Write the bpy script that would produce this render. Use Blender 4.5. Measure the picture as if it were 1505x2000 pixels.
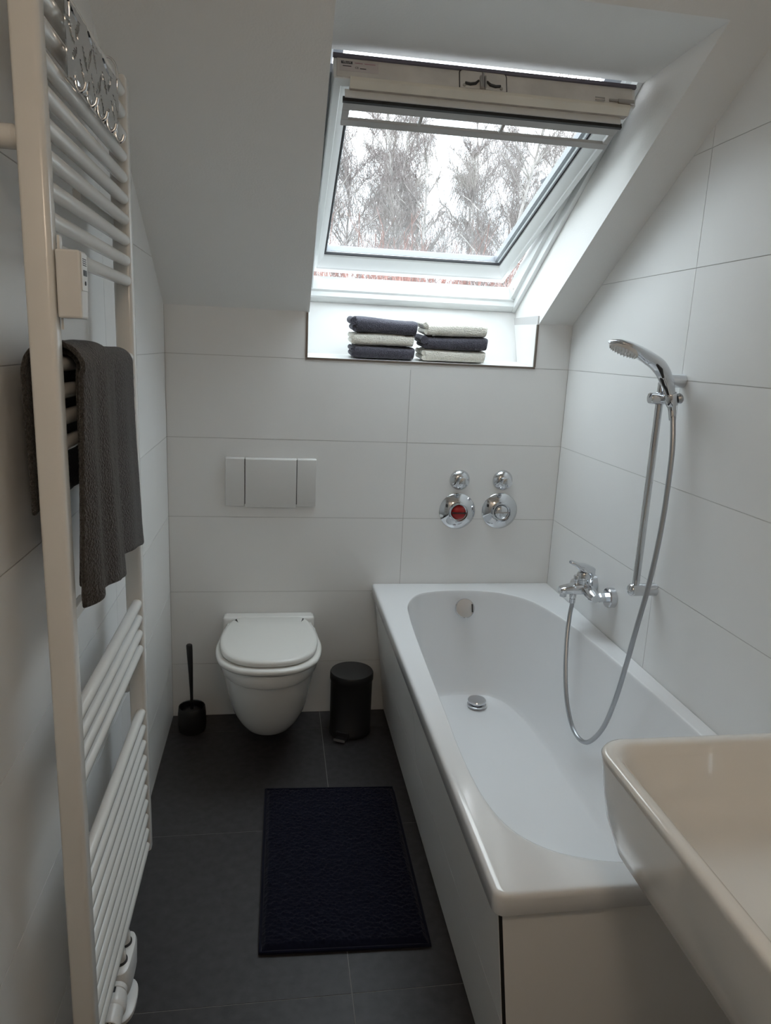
import bpy, bmesh, math, random
import numpy as np
from mathutils import Vector, Matrix, noise
random.seed(7); rng = np.random.default_rng(7)
for o in list(bpy.data.objects): bpy.data.objects.remove(o, do_unlink=True)
scene = bpy.context.scene
COL = scene.collection

# ------------------------------------------------------------------ camera
# world: x right, y into the picture (far wall surface y=0), z up, metres
FPX = 1394.18
CAM = Vector((0.398, -2.714, 1.484)); YAW, PITCH, ROLL = 0.1573, -0.2250, -0.0459
def cam_axes():
    sy, cy, sp, cp = math.sin(YAW), math.cos(YAW), math.sin(PITCH), math.cos(PITCH)
    f = Vector((sy*cp, cy*cp, sp)); r = Vector((cy, -sy, 0)); d = f.cross(r)
    cr, sr = math.cos(ROLL), math.sin(ROLL)
    return cr*r + sr*d, -sr*r + cr*d, f
r_, d_, f_ = cam_axes()
cd = bpy.data.cameras.new('camera'); cam = bpy.data.objects.new('camera', cd); COL.objects.link(cam)
m = Matrix.Identity(4)
for i in range(3):
    m[i][0], m[i][1], m[i][2], m[i][3] = r_[i], -d_[i], -f_[i], CAM[i]
cam.matrix_world = m
cd.sensor_fit = 'VERTICAL'; cd.sensor_height = 36.0; cd.sensor_width = 36.0*1505/2000
cd.lens = FPX*36.0/2000; cd.clip_start = 0.02; cd.clip_end = 300
scene.camera = cam

# ------------------------------------------------------------------ sky, exposure
SKY = 8.3
w = bpy.data.worlds.new('sky'); scene.world = w; w.use_nodes = True
nt = w.node_tree; nt.nodes.clear()
wo = nt.nodes.new('ShaderNodeOutputWorld'); bg = nt.nodes.new('ShaderNodeBackground')
tc = nt.nodes.new('ShaderNodeTexCoord'); nz = nt.nodes.new('ShaderNodeTexNoise'); cr = nt.nodes.new('ShaderNodeValToRGB')
nz.inputs['Scale'].default_value = 3.0; nz.inputs['Detail'].default_value = 5
cr.color_ramp.elements[0].position = .38; cr.color_ramp.elements[0].color = (.80, .87, .97, 1)
cr.color_ramp.elements[1].position = .62; cr.color_ramp.elements[1].color = (.96, .98, 1.0, 1)
nt.links.new(tc.outputs['Generated'], nz.inputs['Vector']); nt.links.new(nz.outputs['Fac'], cr.inputs['Fac'])
# overcast luminance, (1 + 2 sin elevation) / 3 of the zenith value
sx_ = nt.nodes.new('ShaderNodeSeparateXYZ'); mr_ = nt.nodes.new('ShaderNodeMapRange'); mu_ = nt.nodes.new('ShaderNodeMath'); mu_.operation = 'MULTIPLY'
mr_.inputs['From Min'].default_value = 0; mr_.inputs['From Max'].default_value = 1; mr_.inputs['To Min'].default_value = 1/3; mr_.inputs['To Max'].default_value = 1
nt.links.new(tc.outputs['Generated'], sx_.inputs[0]); nt.links.new(sx_.outputs['Z'], mr_.inputs['Value']); nt.links.new(mr_.outputs[0], mu_.inputs[0]); mu_.inputs[1].default_value = SKY
nt.links.new(mu_.outputs[0], bg.inputs['Strength']); nt.links.new(cr.outputs['Color'], bg.inputs['Color']); nt.links.new(bg.outputs[0], wo.inputs['Surface'])
LAMP_STRENGTH = 14.0
LAMP_COLOR = (1.0, .79, .59)
vs = scene.view_settings
vs.view_transform = 'Standard'; vs.look = 'None'; vs.gamma = 1.0; vs.use_curve_mapping = False
vs.exposure = 0.35

# ------------------------------------------------------------------ helpers
def lin(c):
    c /= 255.0
    return c/12.92 if c <= .04045 else ((c+.055)/1.055)**2.4
def S(r, g, b): return (lin(r), lin(g), lin(b), 1)
M = {}
def mat(name, col, rough=.5, metal=0, bump=None, var=None, coat=0, spec=.5, sheen=0):
    """bump=(scale,strength,distance[,detail]); var=(scale,amount): gentle colour variation"""
    ma = bpy.data.materials.new(name); ma.use_nodes = True
    n = ma.node_tree.nodes; l = ma.node_tree.links; b = n['Principled BSDF']
    b.inputs['Base Color'].default_value = col
    b.inputs['Roughness'].default_value = rough; b.inputs['Metallic'].default_value = metal
    b.inputs['Specular IOR Level'].default_value = spec
    b.inputs['Coat Weight'].default_value = coat; b.inputs['Coat Roughness'].default_value = .06
    b.inputs['Sheen Weight'].default_value = sheen
    if bump or var:
        t = n.new('ShaderNodeTexCoord')
    if bump:
        x = n.new('ShaderNodeTexNoise'); x.inputs['Scale'].default_value = bump[0]
        x.inputs['Detail'].default_value = bump[3] if len(bump) > 3 else 3
        bp = n.new('ShaderNodeBump'); bp.inputs['Strength'].default_value = bump[1]; bp.inputs['Distance'].default_value = bump[2]
        l.new(t.outputs['Object'], x.inputs['Vector']); l.new(x.outputs['Fac'], bp.inputs['Height']); l.new(bp.outputs[0], b.inputs['Normal'])
    if var:
        x = n.new('ShaderNodeTexNoise'); x.inputs['Scale'].default_value = var[0]; x.inputs['Detail'].default_value = 6
        h = n.new('ShaderNodeHueSaturation'); h.inputs['Color'].default_value = col
        mr = n.new('ShaderNodeMapRange'); mr.inputs['From Min'].default_value = .3; mr.inputs['From Max'].default_value = .7
        mr.inputs['To Min'].default_value = 1-var[1]; mr.inputs['To Max'].default_value = 1+var[1]
        l.new(t.outputs['Object'], x.inputs['Vector']); l.new(x.outputs['Fac'], mr.inputs['Value'])
        l.new(mr.outputs[0], h.inputs['Value']); l.new(h.outputs[0], b.inputs['Base Color'])
    M[name] = ma; return ma
mat('wall_tile', (.84, .84, .83, 1), .38, var=(3, .015))
mat('grout', (.60, .59, .58, 1), .9)
mat('plaster', (.85, .845, .825, 1), .9, bump=(180, .25, .002))
mat('floor_tile', (.033, .0305, .032, 1), .5, bump=(260, .15, .001), var=(38, .28))
mat('floor_grout', (.22, .215, .21, 1), .9)
mat('ceramic', (.82, .82, .80, 1), .08, coat=.4)
mat('enamel', (.84, .85, .86, 1), .10, coat=.3)
mat('seat_plastic', (.80, .80, .77, 1), .25)
mat('white_plastic', (.80, .80, .79, 1), .28)
mat('window_white', (.80, .815, .81, 1), .35)
mat('ledge_white', (.80, .77, .69, 1), .45, var=(9, .06))
mat('flap_grey', (.40, .385, .37, 1), .5, var=(12, .06))
mat('worn_white', (.70, .68, .65, 1), .5, bump=(120, .2, .001), var=(14, .10))
mat('brown_rail', (.50, .45, .40, 1), .7, var=(22, .22))
mat('cladding', (.30, .31, .33, 1), .45, metal=.4)
mat('gasket', (.018, .018, .022, 1), .6)
mat('gasket_grey', (.16, .15, .19, 1), .6)
mat('enamel_white', (.78, .775, .75, 1), .22, coat=.2)
mat('chrome', (.66, .67, .69, 1), .06, metal=1)
mat('chrome_hose', (.45, .46, .48, 1), .30, metal=1)
mat('edge_steel', (.20, .17, .145, 1), .45, metal=.6)
mat('steel', (.50, .47, .44, 1), .35, metal=1)
mat('spray_face', (.72, .70, .68, 1), .4)
mat('black_plastic', (.012, .012, .013, 1), .45)
mat('black_metal', (.014, .014, .015, 1), .42)
mat('dark', (.02, .02, .02, 1), .5)
mat('red_plastic', (.35, .01, .01, 1), .2)
mat('brass', (.55, .36, .14, 1), .3, metal=1)
mat('mat_blue', (.0028, .0036, .0125, 1), .95, spec=.15, sheen=.1)
mat('towel_dark', (.060, .056, .053, 1), .95, bump=(260, 1.0, .006, 2), var=(230, .45), spec=.2, sheen=.25)
mat('towel_slate', (.085, .082, .104, 1), .95, bump=(260, 1.0, .006, 2), var=(240, .35), spec=.2, sheen=.2)
mat('towel_cream', (.88, .85, .76, 1), .95, bump=(260, 1.0, .006, 2), var=(240, .10), spec=.2, sheen=.2)
mat('sticker', (.62, .58, .58, 1), .4)
mat('print_pink', (.45, .25, .30, 1), .5)
mat('print_dark', (.03, .03, .035, 1), .5)
mat('door_white', (.72, .71, .68, 1), .4)
mat('bark', (.42, .39, .37, 1), .9, var=(3, .5))
mat('twig', (.24, .205, .195, 1), .9)
mat('shrub_twig', (.26, .15, .13, 1), .9)
mat('ground', (.10, .11, .06, 1), .95, var=(.5, .3))
mat('roof_slate', (.09, .09, .10, 1), .8)
mat('silicone_dark', (.012, .012, .012, 1), .5)
# clear pane: mostly straight through with a faint fresnel reflection and a little tint
g = bpy.data.materials.new('glass'); g.use_nodes = True; n = g.node_tree.nodes; l = g.node_tree.links; n.clear()
o_ = n.new('ShaderNodeOutputMaterial'); tr = n.new('ShaderNodeBsdfTransparent'); gl = n.new('ShaderNodeBsdfGlossy'); mx = n.new('ShaderNodeMixShader'); fr = n.new('ShaderNodeLayerWeight'); pw_ = n.new('ShaderNodeMath'); ma_ = n.new('ShaderNodeMath')
tr.inputs['Color'].default_value = (.80, .83, .83, 1); gl.inputs['Roughness'].default_value = .01; fr.inputs['Blend'].default_value = .5; pw_.operation = 'POWER'; pw_.inputs[1].default_value = 5; ma_.operation = 'MULTIPLY_ADD'; ma_.inputs[1].default_value = .92; ma_.inputs[2].default_value = .035
l.new(fr.outputs['Facing'], pw_.inputs[0]); l.new(pw_.outputs[0], ma_.inputs[0])
l.new(ma_.outputs[0], mx.inputs[0]); l.new(tr.outputs[0], mx.inputs[1]); l.new(gl.outputs[0], mx.inputs[2]); l.new(mx.outputs[0], o_.inputs[0]); M['glass'] = g
e = bpy.data.materials.new('lamp_glow'); e.use_nodes = True; n = e.node_tree.nodes; l = e.node_tree.links; n.clear()
o_ = n.new('ShaderNodeOutputMaterial'); em = n.new('ShaderNodeEmission'); em.inputs['Color'].default_value = (*LAMP_COLOR, 1); em.inputs['Strength'].default_value = LAMP_STRENGTH
l.new(em.outputs[0], o_.inputs[0]); M['lamp_glow'] = e

class MB:
    """collects shapes; build() links them as ONE mesh object"""
    def __init__(s): s.v = []; s.f = []
    def add(s, vs_, fs, T=None):
        b = len(s.v)
        s.v += [tuple(T @ Vector(p)) if T else tuple(p) for p in vs_]
        s.f += [tuple(i+b for i in f) for f in fs]; return s
    def box(s, x0, x1, y0, y1, z0, z1, T=None):
        v = [(x, y, z) for z in (z0, z1) for y in (y0, y1) for x in (x0, x1)]
        return s.add(v, [(0,2,3,1),(4,5,7,6),(0,1,5,4),(1,3,7,5),(3,2,6,7),(2,0,4,6)], T)
    def prism(s, poly, A, B):
        """poly: list of 3D points (near face); A: extrusion vector"""
        n_ = len(poly); A = Vector(A)
        v = [Vector(p) for p in poly]; v2 = [p + A for p in v]
        fs = [tuple(range(n_)), tuple(range(2*n_-1, n_-1, -1))] + [(i, i+n_, (i+1) % n_+n_, (i+1) % n_) for i in range(n_)]
        return s.add(v+v2, fs)
    def loft(s, rings, cap0=True, cap1=True, closed=True, T=None):
        n_ = len(rings[0]); v = [p for r in rings for p in r]; fs = []
        for k in range(len(rings)-1):
            for i in range(n_ if closed else n_-1):
                j = (i+1) % n_
                fs.append((k*n_+i, k*n_+j, (k+1)*n_+j, (k+1)*n_+i))
        if cap0: fs.append(tuple(range(n_-1, -1, -1)))
        if cap1: fs.append(tuple((len(rings)-1)*n_+i for i in range(n_)))
        return s.add(v, fs, T)
    def lathe(s, prof, n_=40, T=None, cap0=True, cap1=True):
        rings = [[(r*math.cos(2*math.pi*i/n_), r*math.sin(2*math.pi*i/n_), z) for i in range(n_)] for r, z in prof]
        return s.loft(rings, cap0, cap1, True, T)
    def tube(s, pts, r, n_=14, cap=True):
        pts = [Vector(p) for p in pts]; rad = r if isinstance(r, (list, tuple)) else [r]*len(pts)
        rings = []; up = None
        for i, p in enumerate(pts):
            t = (pts[min(i+1, len(pts)-1)] - pts[max(i-1, 0)]).normalized()
            if up is None:
                up = Vector((0, 0, 1)) if abs(t.z) < .9 else Vector((1, 0, 0))
            a = (up - t*up.dot(t)).normalized(); up = a; b = t.cross(a)
            rings.append([p + rad[i]*(math.cos(2*math.pi*k/n_)*a + math.sin(2*math.pi*k/n_)*b) for k in range(n_)])
        return s.loft(rings, cap, cap)
    def build(s, name, material, parent=None, smooth=None, bevel=0, segs=2):
        me = bpy.data.meshes.new(name); me.from_pydata(s.v, [], s.f)
        bm = bmesh.new(); bm.from_mesh(me); bmesh.ops.recalc_face_normals(bm, faces=bm.faces)
        bm.to_mesh(me); bm.free(); me.update()
        return link(name, me, material, parent, smooth, bevel, segs)
def link(name, me, material, parent=None, smooth=None, bevel=0, segs=2):
    if material and not me.materials: me.materials.append(M[material])
    if smooth is not None:
        me.shade_smooth(); me.set_sharp_from_angle(angle=math.radians(smooth))
    o = bpy.data.objects.new(name, me); COL.objects.link(o)
    if bevel:
        b = o.modifiers.new('bevel', 'BEVEL'); b.width = bevel; b.segments = segs; b.limit_method = 'ANGLE'; b.angle_limit = math.radians(40)
    if parent:
        o.parent = parent; o.matrix_parent_inverse = parent.matrix_world.inverted()
    return o
def empty(name, loc=(0, 0, 0)):
    o = bpy.data.objects.new(name, None); COL.objects.link(o); o.location = loc
    o.empty_display_size = .05; o.matrix_world = Matrix.Translation(loc); return o
def tag(o, label, cat, group=None):
    o['label'] = label; o['category'] = cat
    if group: o['group'] = group
    return o
def struct(o): o['kind'] = 'structure'; return o
def frame(org, x, y, z):
    mm = Matrix.Identity(4)
    for i in range(3): mm[i][0], mm[i][1], mm[i][2], mm[i][3] = x[i], y[i], z[i], org[i]
    return mm
def axis_frame(org, z, xh=(0, 0, 1)):
    z = Vector(z).normalized(); xh = Vector(xh)
    if abs(z.dot(xh)) > .95: xh = Vector((1, 0, 0))
    x = (xh - z*xh.dot(z)).normalized(); return frame(org, x, z.cross(x), z)
def catmull(P, n_, closed=True):
    P = [Vector(p) for p in P]; out = []; L = len(P)
    for i in range(L if closed else L-1):
        g_ = (lambda k: P[k % L]) if closed else (lambda k: P[max(0, min(L-1, k))])
        a, b, c, d = g_(i-1), g_(i), g_(i+1), g_(i+2)
        for k in range(n_):
            t = k/n_
            out.append(.5*((2*b) + (c-a)*t + (2*a-5*b+4*c-d)*t*t + (3*b-a-3*c+d)*t**3))
    if not closed: out.append(P[-1])
    return out
def clip(poly, n2, d2):
    """keep the part of a convex 2D polygon where n2.p <= d2"""
    out = []
    for i, p in enumerate(poly):
        q = poly[(i+1) % len(poly)]; a = n2[0]*p[0]+n2[1]*p[1]-d2; b = n2[0]*q[0]+n2[1]*q[1]-d2
        if a <= 0: out.append(p)
        if (a < 0 < b) or (b < 0 < a):
            t = a/(a-b); out.append((p[0]+t*(q[0]-p[0]), p[1]+t*(q[1]-p[1])))
    return out
def text_mesh(name, body, size, T, material, parent, extrude=.0002):
    cu = bpy.data.curves.new(name, 'FONT'); cu.body = body; cu.size = size; cu.extrude = extrude; cu.align_x = 'CENTER'; cu.align_y = 'CENTER'
    to = bpy.data.objects.new(name, cu); COL.objects.link(to)
    dg = bpy.context.evaluated_depsgraph_get(); me = bpy.data.meshes.new_from_object(to.evaluated_get(dg)); me.transform(T)
    bpy.data.objects.remove(to, do_unlink=True); me.materials.clear()
    return link(name, me, material, parent)

# ------------------------------------------------------------------ room shell
W = 1.5266; H0 = .2257; PITCH_Z = .302; K = .605; KNEE = 1.602
YF = -3.35; ZC = 2.45                       # wall behind the camera, flat ceiling
TH = math.atan(K); sd = Vector((0, -math.cos(TH), math.sin(TH))); nd = Vector((0, math.sin(TH), math.cos(TH)))
WO = Vector((0, .30, 1.657))                # window frame, lower inner edge
NX0, NX1, NZ = .510, 1.383, 1.439           # niche
RX0, RX1 = .514, 1.391                      # side reveals of the skylight shaft
J = .0022; REC = .0016                       # joint width, joint depth
YSL = -(ZC-KNEE)/K                          # where slope meets flat ceiling
rows = [0] + [H0 + PITCH_Z*k for k in range(0, 9)]

floor = MB().box(-.1, W+.1, YF-.1, .1, -.15, -.0008).build('floor', 'floor_grout'); struct(floor)
def tile(poly3, A, mname, parent, name):
    return MB().prism(poly3, A, None).build(name, mname, parent)
fx = [0, .5888, 1.1918, W]; fy = [0.0] + [-.1348 - .603*k for k in range(0, 6)]
fy = [y for y in fy if y > YF] + [YF]
for i in range(3):
    for k in range(len(fy)-1):
        x0, x1, y1, y0 = fx[i]+J/2, fx[i+1]-J/2, fy[k]-J/2, fy[k+1]+J/2
        if y1-y0 > .01: tile([(x0, y0, 0), (x1, y0, 0), (x1, y1, 0), (x0, y1, 0)], (0, 0, -.01), 'floor_tile', floor, 'floor_tile')

def wall_tiles(parent, cols, to3, nrm, top):
    """cols: list of u joints; to3(u,z)->point; top: clip (n2,d2) in (u,z)"""
    for i in range(len(cols)-1):
        for k in range(len(rows)-1):
            u0, u1 = sorted((cols[i], cols[i+1])); p = [(u0+J/2, rows[k]+J/2), (u1-J/2, rows[k]+J/2), (u1-J/2, rows[k+1]-J/2), (u0+J/2, rows[k+1]-J/2)]
            for c in top: 
                p = clip(p, *c)
                if not p: break
            if len(p) > 2: tile([to3(*q) for q in p], nrm, 'wall_tile', parent, 'wall_tile')
# far wall with the niche for the skylight
b = MB()
b.box(-.1, W+.1, REC, .45, -.1, NZ-.004)
for x0, x1 in ((-.1, NX0-.002), (NX1+.002, W+.1)):
    b.box(x0, x1, REC, .45, NZ-.004, KNEE+.03)
wall_back = b.build('wall_back', 'grout'); struct(wall_back)
TB = [((0, 1), KNEE)]
wall_tiles(wall_back, [0, .9, W], lambda u, z: (u, 0, z), (0, .01, 0), TB+[((0, 1), rows[5]-J/2)])
z0 = rows[5]+J/2
for x0, x1 in ((0, NX0-.006), (NX1+.006, W)):
    tile([(x0+J/2, 0, z0), (x1, 0, z0), (x1, 0, KNEE), (x0+J/2, 0, KNEE)], (0, .01, 0), 'wall_tile', wall_back, 'wall_tile')
# niche lining
PB, PT = Vector((0, .205, 1.4535)), Vector((0, .30, 1.655))
def yz(x, p): return Vector((x, p.y, p.z))
b = MB(); b.prism([(NX0, .001, NZ), (NX0, PB.y, PB.z), (NX0, PB.y+.03, NZ-.03), (NX0, .001, NZ-.03)], (NX1-NX0, 0, 0), None); b.build('sill_tile', 'wall_tile', wall_back)
b = MB(); b.prism([(NX0-.02, PB.y, PB.z-.03), (NX0-.02, PT.y, PT.z), (NX0-.02, PT.y+.05, PT.z), (NX0-.02, PB.y+.05, PB.z-.03)], (NX1-NX0+.04, 0, 0), None); b.build('niche_panel', 'wall_tile', wall_back)
for xa, xb in ((NX0-.012, NX0), (NX1, NX1+.012)):
    MB().prism([(xa, .001, NZ+.001), (xa, .20, PB.z), (xa, .275, 1.604), (xa, .001, 1.600)], (xb-xa, 0, 0), None).build('reveal_tile', 'wall_tile', wall_back)
MB().box(-.1, W+.1, .33, .60, 1.30, 1.60).build('outer_wall', 'plaster', wall_back)
# steel edging round the niche
tr_ = empty('trim_1', (NX0, 0, NZ)); struct(tr_)
MB().box(NX0-.006, NX1+.006, -.003, .006, NZ-.0075, NZ+.0005).build('edge_profile', 'edge_steel', tr_)
MB().box(NX0-.0075, NX0+.0005, -.003, .006, NZ+.0006, KNEE-.003).build('edge_profile', 'edge_steel', tr_)
MB().box(NX1-.0005, NX1+.0075, -.003, .006, NZ+.0006, KNEE-.003).build('edge_profile', 'edge_steel', tr_)
slope2 = ((-K*-1, 1), KNEE)      # in (y,z): K*y + z <= KNEE
topc = [((K, 1), KNEE), ((0, 1), ZC)]
def shell_side(name, x0, x1):
    return struct(MB().prism([(x0, YF-.1, -.1), (x0, .45, -.1), (x0, .45, KNEE), (x0, 0, KNEE+.25), (x0, YSL, ZC+.3), (x0, YF-.1, ZC+.3)], (x1-x0, 0, 0), None).build(name, 'grout'))
wall_left = shell_side('wall_left', -.12, -REC)
wall_tiles(wall_left, [0, -.905, -1.807, -2.709, YF], lambda u, z: (0, u, z), (-.01, 0, 0), topc)
wall_right = shell_side('wall_right', W+REC, W+.12)
wall_tiles(wall_right, [0, -.811, -1.713, -2.615, YF], lambda u, z: (W, u, z), (.01, 0, 0), topc)
# sloping ceiling with the shaft of the skylight, then the flat part
def up(p, d): return p + nd*d
P0 = Vector((0, .16, KNEE-K*.16)); P1 = Vector((0, YSL, ZC))
A0, A1 = Vector((0, -1.043, KNEE+K*1.043)), Vector((0, -.651, 2.229))
bl = MB()
for x0, x1 in ((-.12, RX0), (RX1, W+.12)):
    bl.prism([yz(x0, p) for p in (Vector((0, 0, KNEE)), Vector((0, YSL, ZC)), up(Vector((0, YSL-.05, ZC)), .35), up(Vector((0, .62, KNEE-K*.62)), .34), Vector((0, .62, 1.50)), Vector((0, .28, 1.601)))], (x1-x0, 0, 0), None)
bl.prism([yz(RX0, p) for p in (A0, P1, up(Vector((0, YSL-.05, ZC)), .35), up(A1, .14)+sd*.02, up(A1, .001))], (RX1-RX0, 0, 0), None)
ceiling = struct(bl.build('ceiling', 'plaster'))
MB().box(-.12, W+.12, YF-.1, YSL+.0, ZC, ZC+.3).build('flat_ceiling', 'plaster', ceiling)
# wall and door behind the camera
wall_front = struct(MB().box(-.1, W+.1, YF-.12, YF, -.1, ZC+.1).build('wall_front', 'plaster'))
door = struct(empty('door_1', (.72, YF, 0)))
MB().box(.32, 1.12, YF, YF+.035, .006, 1.99).build('door_leaf', 'door_white', door, bevel=.004)
for x0, x1 in ((.24, .32), (1.12, 1.20)): MB().box(x0, x1, YF, YF+.05, .001, 2.07).build('door_casing', 'door_white', door, bevel=.004)
MB().box(.32, 1.12, YF, YF+.05, 1.99, 2.07).build('door_casing', 'door_white', door, bevel=.004)
MB().tube([(1.05, YF+.035, 1.02), (1.05, YF+.085, 1.02), (1.03, YF+.09, 1.02), (.93, YF+.09, 1.02)], .009).build('door_handle', 'steel', door, 40)
# boxed-in wall that carries the washbasin
PWX = 1.405
struct(MB().box(PWX, W-.001, -2.62, -1.725, .001, 1.12).build('wall_boxing', 'wall_tile'))

# ------------------------------------------------------------------ skylight (pivot window, tilted open)
win = struct(empty('window_1', tuple(WO)))
AL = math.radians(12); ad = math.cos(AL)*sd - math.sin(AL)*nd; bd = math.cos(AL)*nd + math.sin(AL)*sd
SO = WO + .002*sd + .14*nd
X_ = Vector((1, 0, 0))
TF = frame(WO, X_, sd, nd)       # frame coordinates: x, s (up the slope), t (outwards)
TS = frame(SO, X_, ad, bd)       # sash coordinates: x, a, b
FX0, FX1 = RX0+.001, RX1-.001
# fixed frame
b = MB(); b.prism([TF @ Vector((FX0, s_, t_)) for s_, t_ in ((-.03, 0), (.028, 0), (.034, .004), (.038, .022), (.045, .028), (.046, .055), (.03, .10), (-.03, .10))], (FX1-FX0, 0, 0), None)
b.build('frame_bottom_rail', 'window_white', win, 30)
for x0, x1, x2 in ((FX0, FX0+.010, FX0+.022), (FX1, FX1-.016, FX1-.030)):
    b = MB(); ring = [[TF @ Vector((x, s_, t_)) for x, t_ in ((x0, -.002), (x1, -.002), (x1, .03), (x2, .034), (x2, .10), (x0, .10))] for s_ in (-.001, 1.112)]
    b.loft(ring).build('frame_side_rail', 'window_white', win, 30)
    MB().lathe([(.004, -.001), (.004, .0015), (.001, .002)], 12, axis_frame(TF @ Vector((x2, .085, .055)), (1 if x0 < 1 else -1, 0, 0))).build('screw', 'steel', win)
MB().box(FX0, FX1, 1.113, 1.17, .004, .10, TF).build('frame_top_rail', 'window_white', win)
for x0, x1 in ((FX0+.012, FX0+.05), (FX1-.085, FX1-.035)):
    MB().box(x0, x1, 1.05, 1.11, .05, .09, TF).build('hinge_block', 'cladding', win)
MB().box(FX0-.06, FX1+.06, 1.045, 1.26, .105, .135, TF).build('light_block_hood', 'cladding', win)  # unseen cover, added to keep sky light off the top reveal
MB().box(FX0-.3, FX1+.3, -.55, -.031, .10, .12, TF).build('flashing', 'cladding', win)
# sash: mitred ring swept through inset/depth steps
SX0, SX1, SA = .533, 1.352, 1.132
def sash_ring(side, bot, top, bb):
    return [TS @ Vector(p) for p in ((SX0+side, bot, bb), (SX1-side, bot, bb), (SX1-side, SA-top, bb), (SX0+side, SA-top, bb))]
b = MB()
steps = [(0, 0, 0, .060), (0, 0, 0, .004), (.003, .003, .002, 0), (.020, .032, .03, 0), (.0225, .036, .034, .004), (.026, .042, .04, .0055), (.046, .088, .08, .027), (.047, .092, .08, .032), (.047, .066, .08, .060), (0, 0, 0, .060)]
b.loft([sash_ring(*q) for q in steps], False, False)
sash = b.build('sash', 'window_white', win, 25)
def sub(mb, name, m_, smooth=None, bevel=0, T=TS):
    mb.v = [tuple(T @ Vector(p)) for p in mb.v]; return mb.build(name, m_, sash, smooth, bevel)
GX0, GX1, GB, GT = SX0+.0475, SX1-.0475, .0925, SA-.0805
sub(MB().box(GX0, GX1, GB-.008, GT, .0405, .044), 'glass_pane', 'glass')
gk = MB()
for a_ in ((GX0, GX1, GB, GB+.010), (GX0, GX1, GT-.007, GT), (GX0, GX0+.006, GB+.010, GT-.007), (GX1-.006, GX1, GB+.010, GT-.007)): gk.box(*a_, .032, .040)
sub(gk, 'gasket', 'gasket')
ck = MB()
for a_ in ((SX0-.004, SX1+.004, -.005, .068), (SX0-.004, SX1+.004, SA-.085, SA-.062), (SX0-.004, GX0+.012, .068, SA-.085), (GX1-.012, SX1+.004, .068, SA-.085)): ck.box(*a_, .0605, .085)
sub(ck, 'outer_cladding', 'cladding')
# top end of the sash: board, gasket strip, grip channel, lock, sticker
sub(MB().box(SX0+.008, SX1-.008, SA, SA+.003, .002, .052), 'end_board', 'worn_white')
sub(MB().box(SX0-.002, SX1+.002, SA, SA+.008, .0525, .062), 'seal_strip', 'gasket_grey')
ch = MB(); ch.prism([(SX0+.042, a_, b_) for a_, b_ in ((SA+.006, -.006), (SA+.006, .004), (SA-.0105, .0), (SA-.0105, -.019))], (SX1-SX0-.058, 0, 0), None)
sub(ch, 'grip_channel', 'ledge_white', bevel=.002)
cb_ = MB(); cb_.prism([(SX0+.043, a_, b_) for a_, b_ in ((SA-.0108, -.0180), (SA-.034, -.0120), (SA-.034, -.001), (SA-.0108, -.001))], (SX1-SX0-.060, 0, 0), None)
sub(cb_, 'channel_base', 'brown_rail')  # lower face of the ledge, browner and more mottled than the channel
for x0 in (SX0+.075, SX1-.135): sub(MB().box(x0, x0+.055, SA-.058, SA-.050, -.024, -.003), 'flap_hinge', 'brown_rail')
XC = .925
lk = MB(); n_ = 6
pts = [(XC-.062, .004), (XC-.062, .044)] + [(XC-.062+.010*(1-math.cos(t*math.pi/2/n_)), .044+.010*math.sin(t*math.pi/2/n_)) for t in range(1, n_+1)]
pts += [(XC+.052+.010*math.sin(t*math.pi/2/n_), .044+.010*math.cos(t*math.pi/2/n_)) for t in range(0, n_+1)] + [(XC+.062, .004)]
lk.prism([(x, SA+.0032, z) for x, z in pts], (0, .0025, 0), None); sub(lk, 'lock_plate', 'worn_white', bevel=.001)
# dark outline groove of the lock plate
og = MB(); pl = [Vector((x, SA+.0034, z)) for x, z in [(p[0]+(p[0]-XC)*.03, p[1]+.0012) for p in pts]]
og.tube(pl, .0013, 6); sub(og, 'lock_outline', 'dark')
for sx, px in ((-1, XC-.030), (1, XC+.026)):
    hk = MB(); hk.tube([(px-sx*-.020, SA+.0075, .014+.002), (px+sx*.006, SA+.0075, .014), (px-sx*.008, SA+.0075, .017), (px-sx*.017, SA+.0075, .026)], [.0035, .004, .004, .0028], 8); sub(hk, 'lock_hook', 'dark', 40)
    sub(MB().lathe([(.004, 0), (.004, .003), (.001, .004)], 12, axis_frame((px+sx*.022, SA+.0055, .010), (0, 1, 0))), 'screw', 'steel', 40)
lp = MB(); lp.tube([(XC-.002, SA+.012, .004), (XC-.002, SA+.012, .046)], .0032, 8); lp.box(XC-.010, XC-.006, SA+.006, SA+.016, .004, .036); lp.box(XC+.002, XC+.006, SA+.006, SA+.016, .004, .036); sub(lp, 'lock_pin', 'steel', 40)
sub(MB().box(XC-.028, XC+.028, SA-.060, SA-.050, -.030, -.001), 'latch_block', 'brown_rail')
for sx in (-1, 1): sub(MB().box(XC+sx*.009-.004, XC+sx*.009+.004, SA-.066, SA-.045, -.036, -.006), 'latch_lug', 'steel')
# bolt at the right end of the board
bo = MB(); bo.tube([(1.235, SA+.006, .016), (1.262, SA+.006, .016), (1.262, SA+.006, .008), (1.235, SA+.006, .008)], .0012, 6); bo.box(1.275, 1.30, SA+.004, SA+.008, .008, .014); bo.box(1.30, 1.345, SA+.004, SA+.010, .004, .015)
sub(bo, 'barrel_bolt', 'steel', 40)
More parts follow.
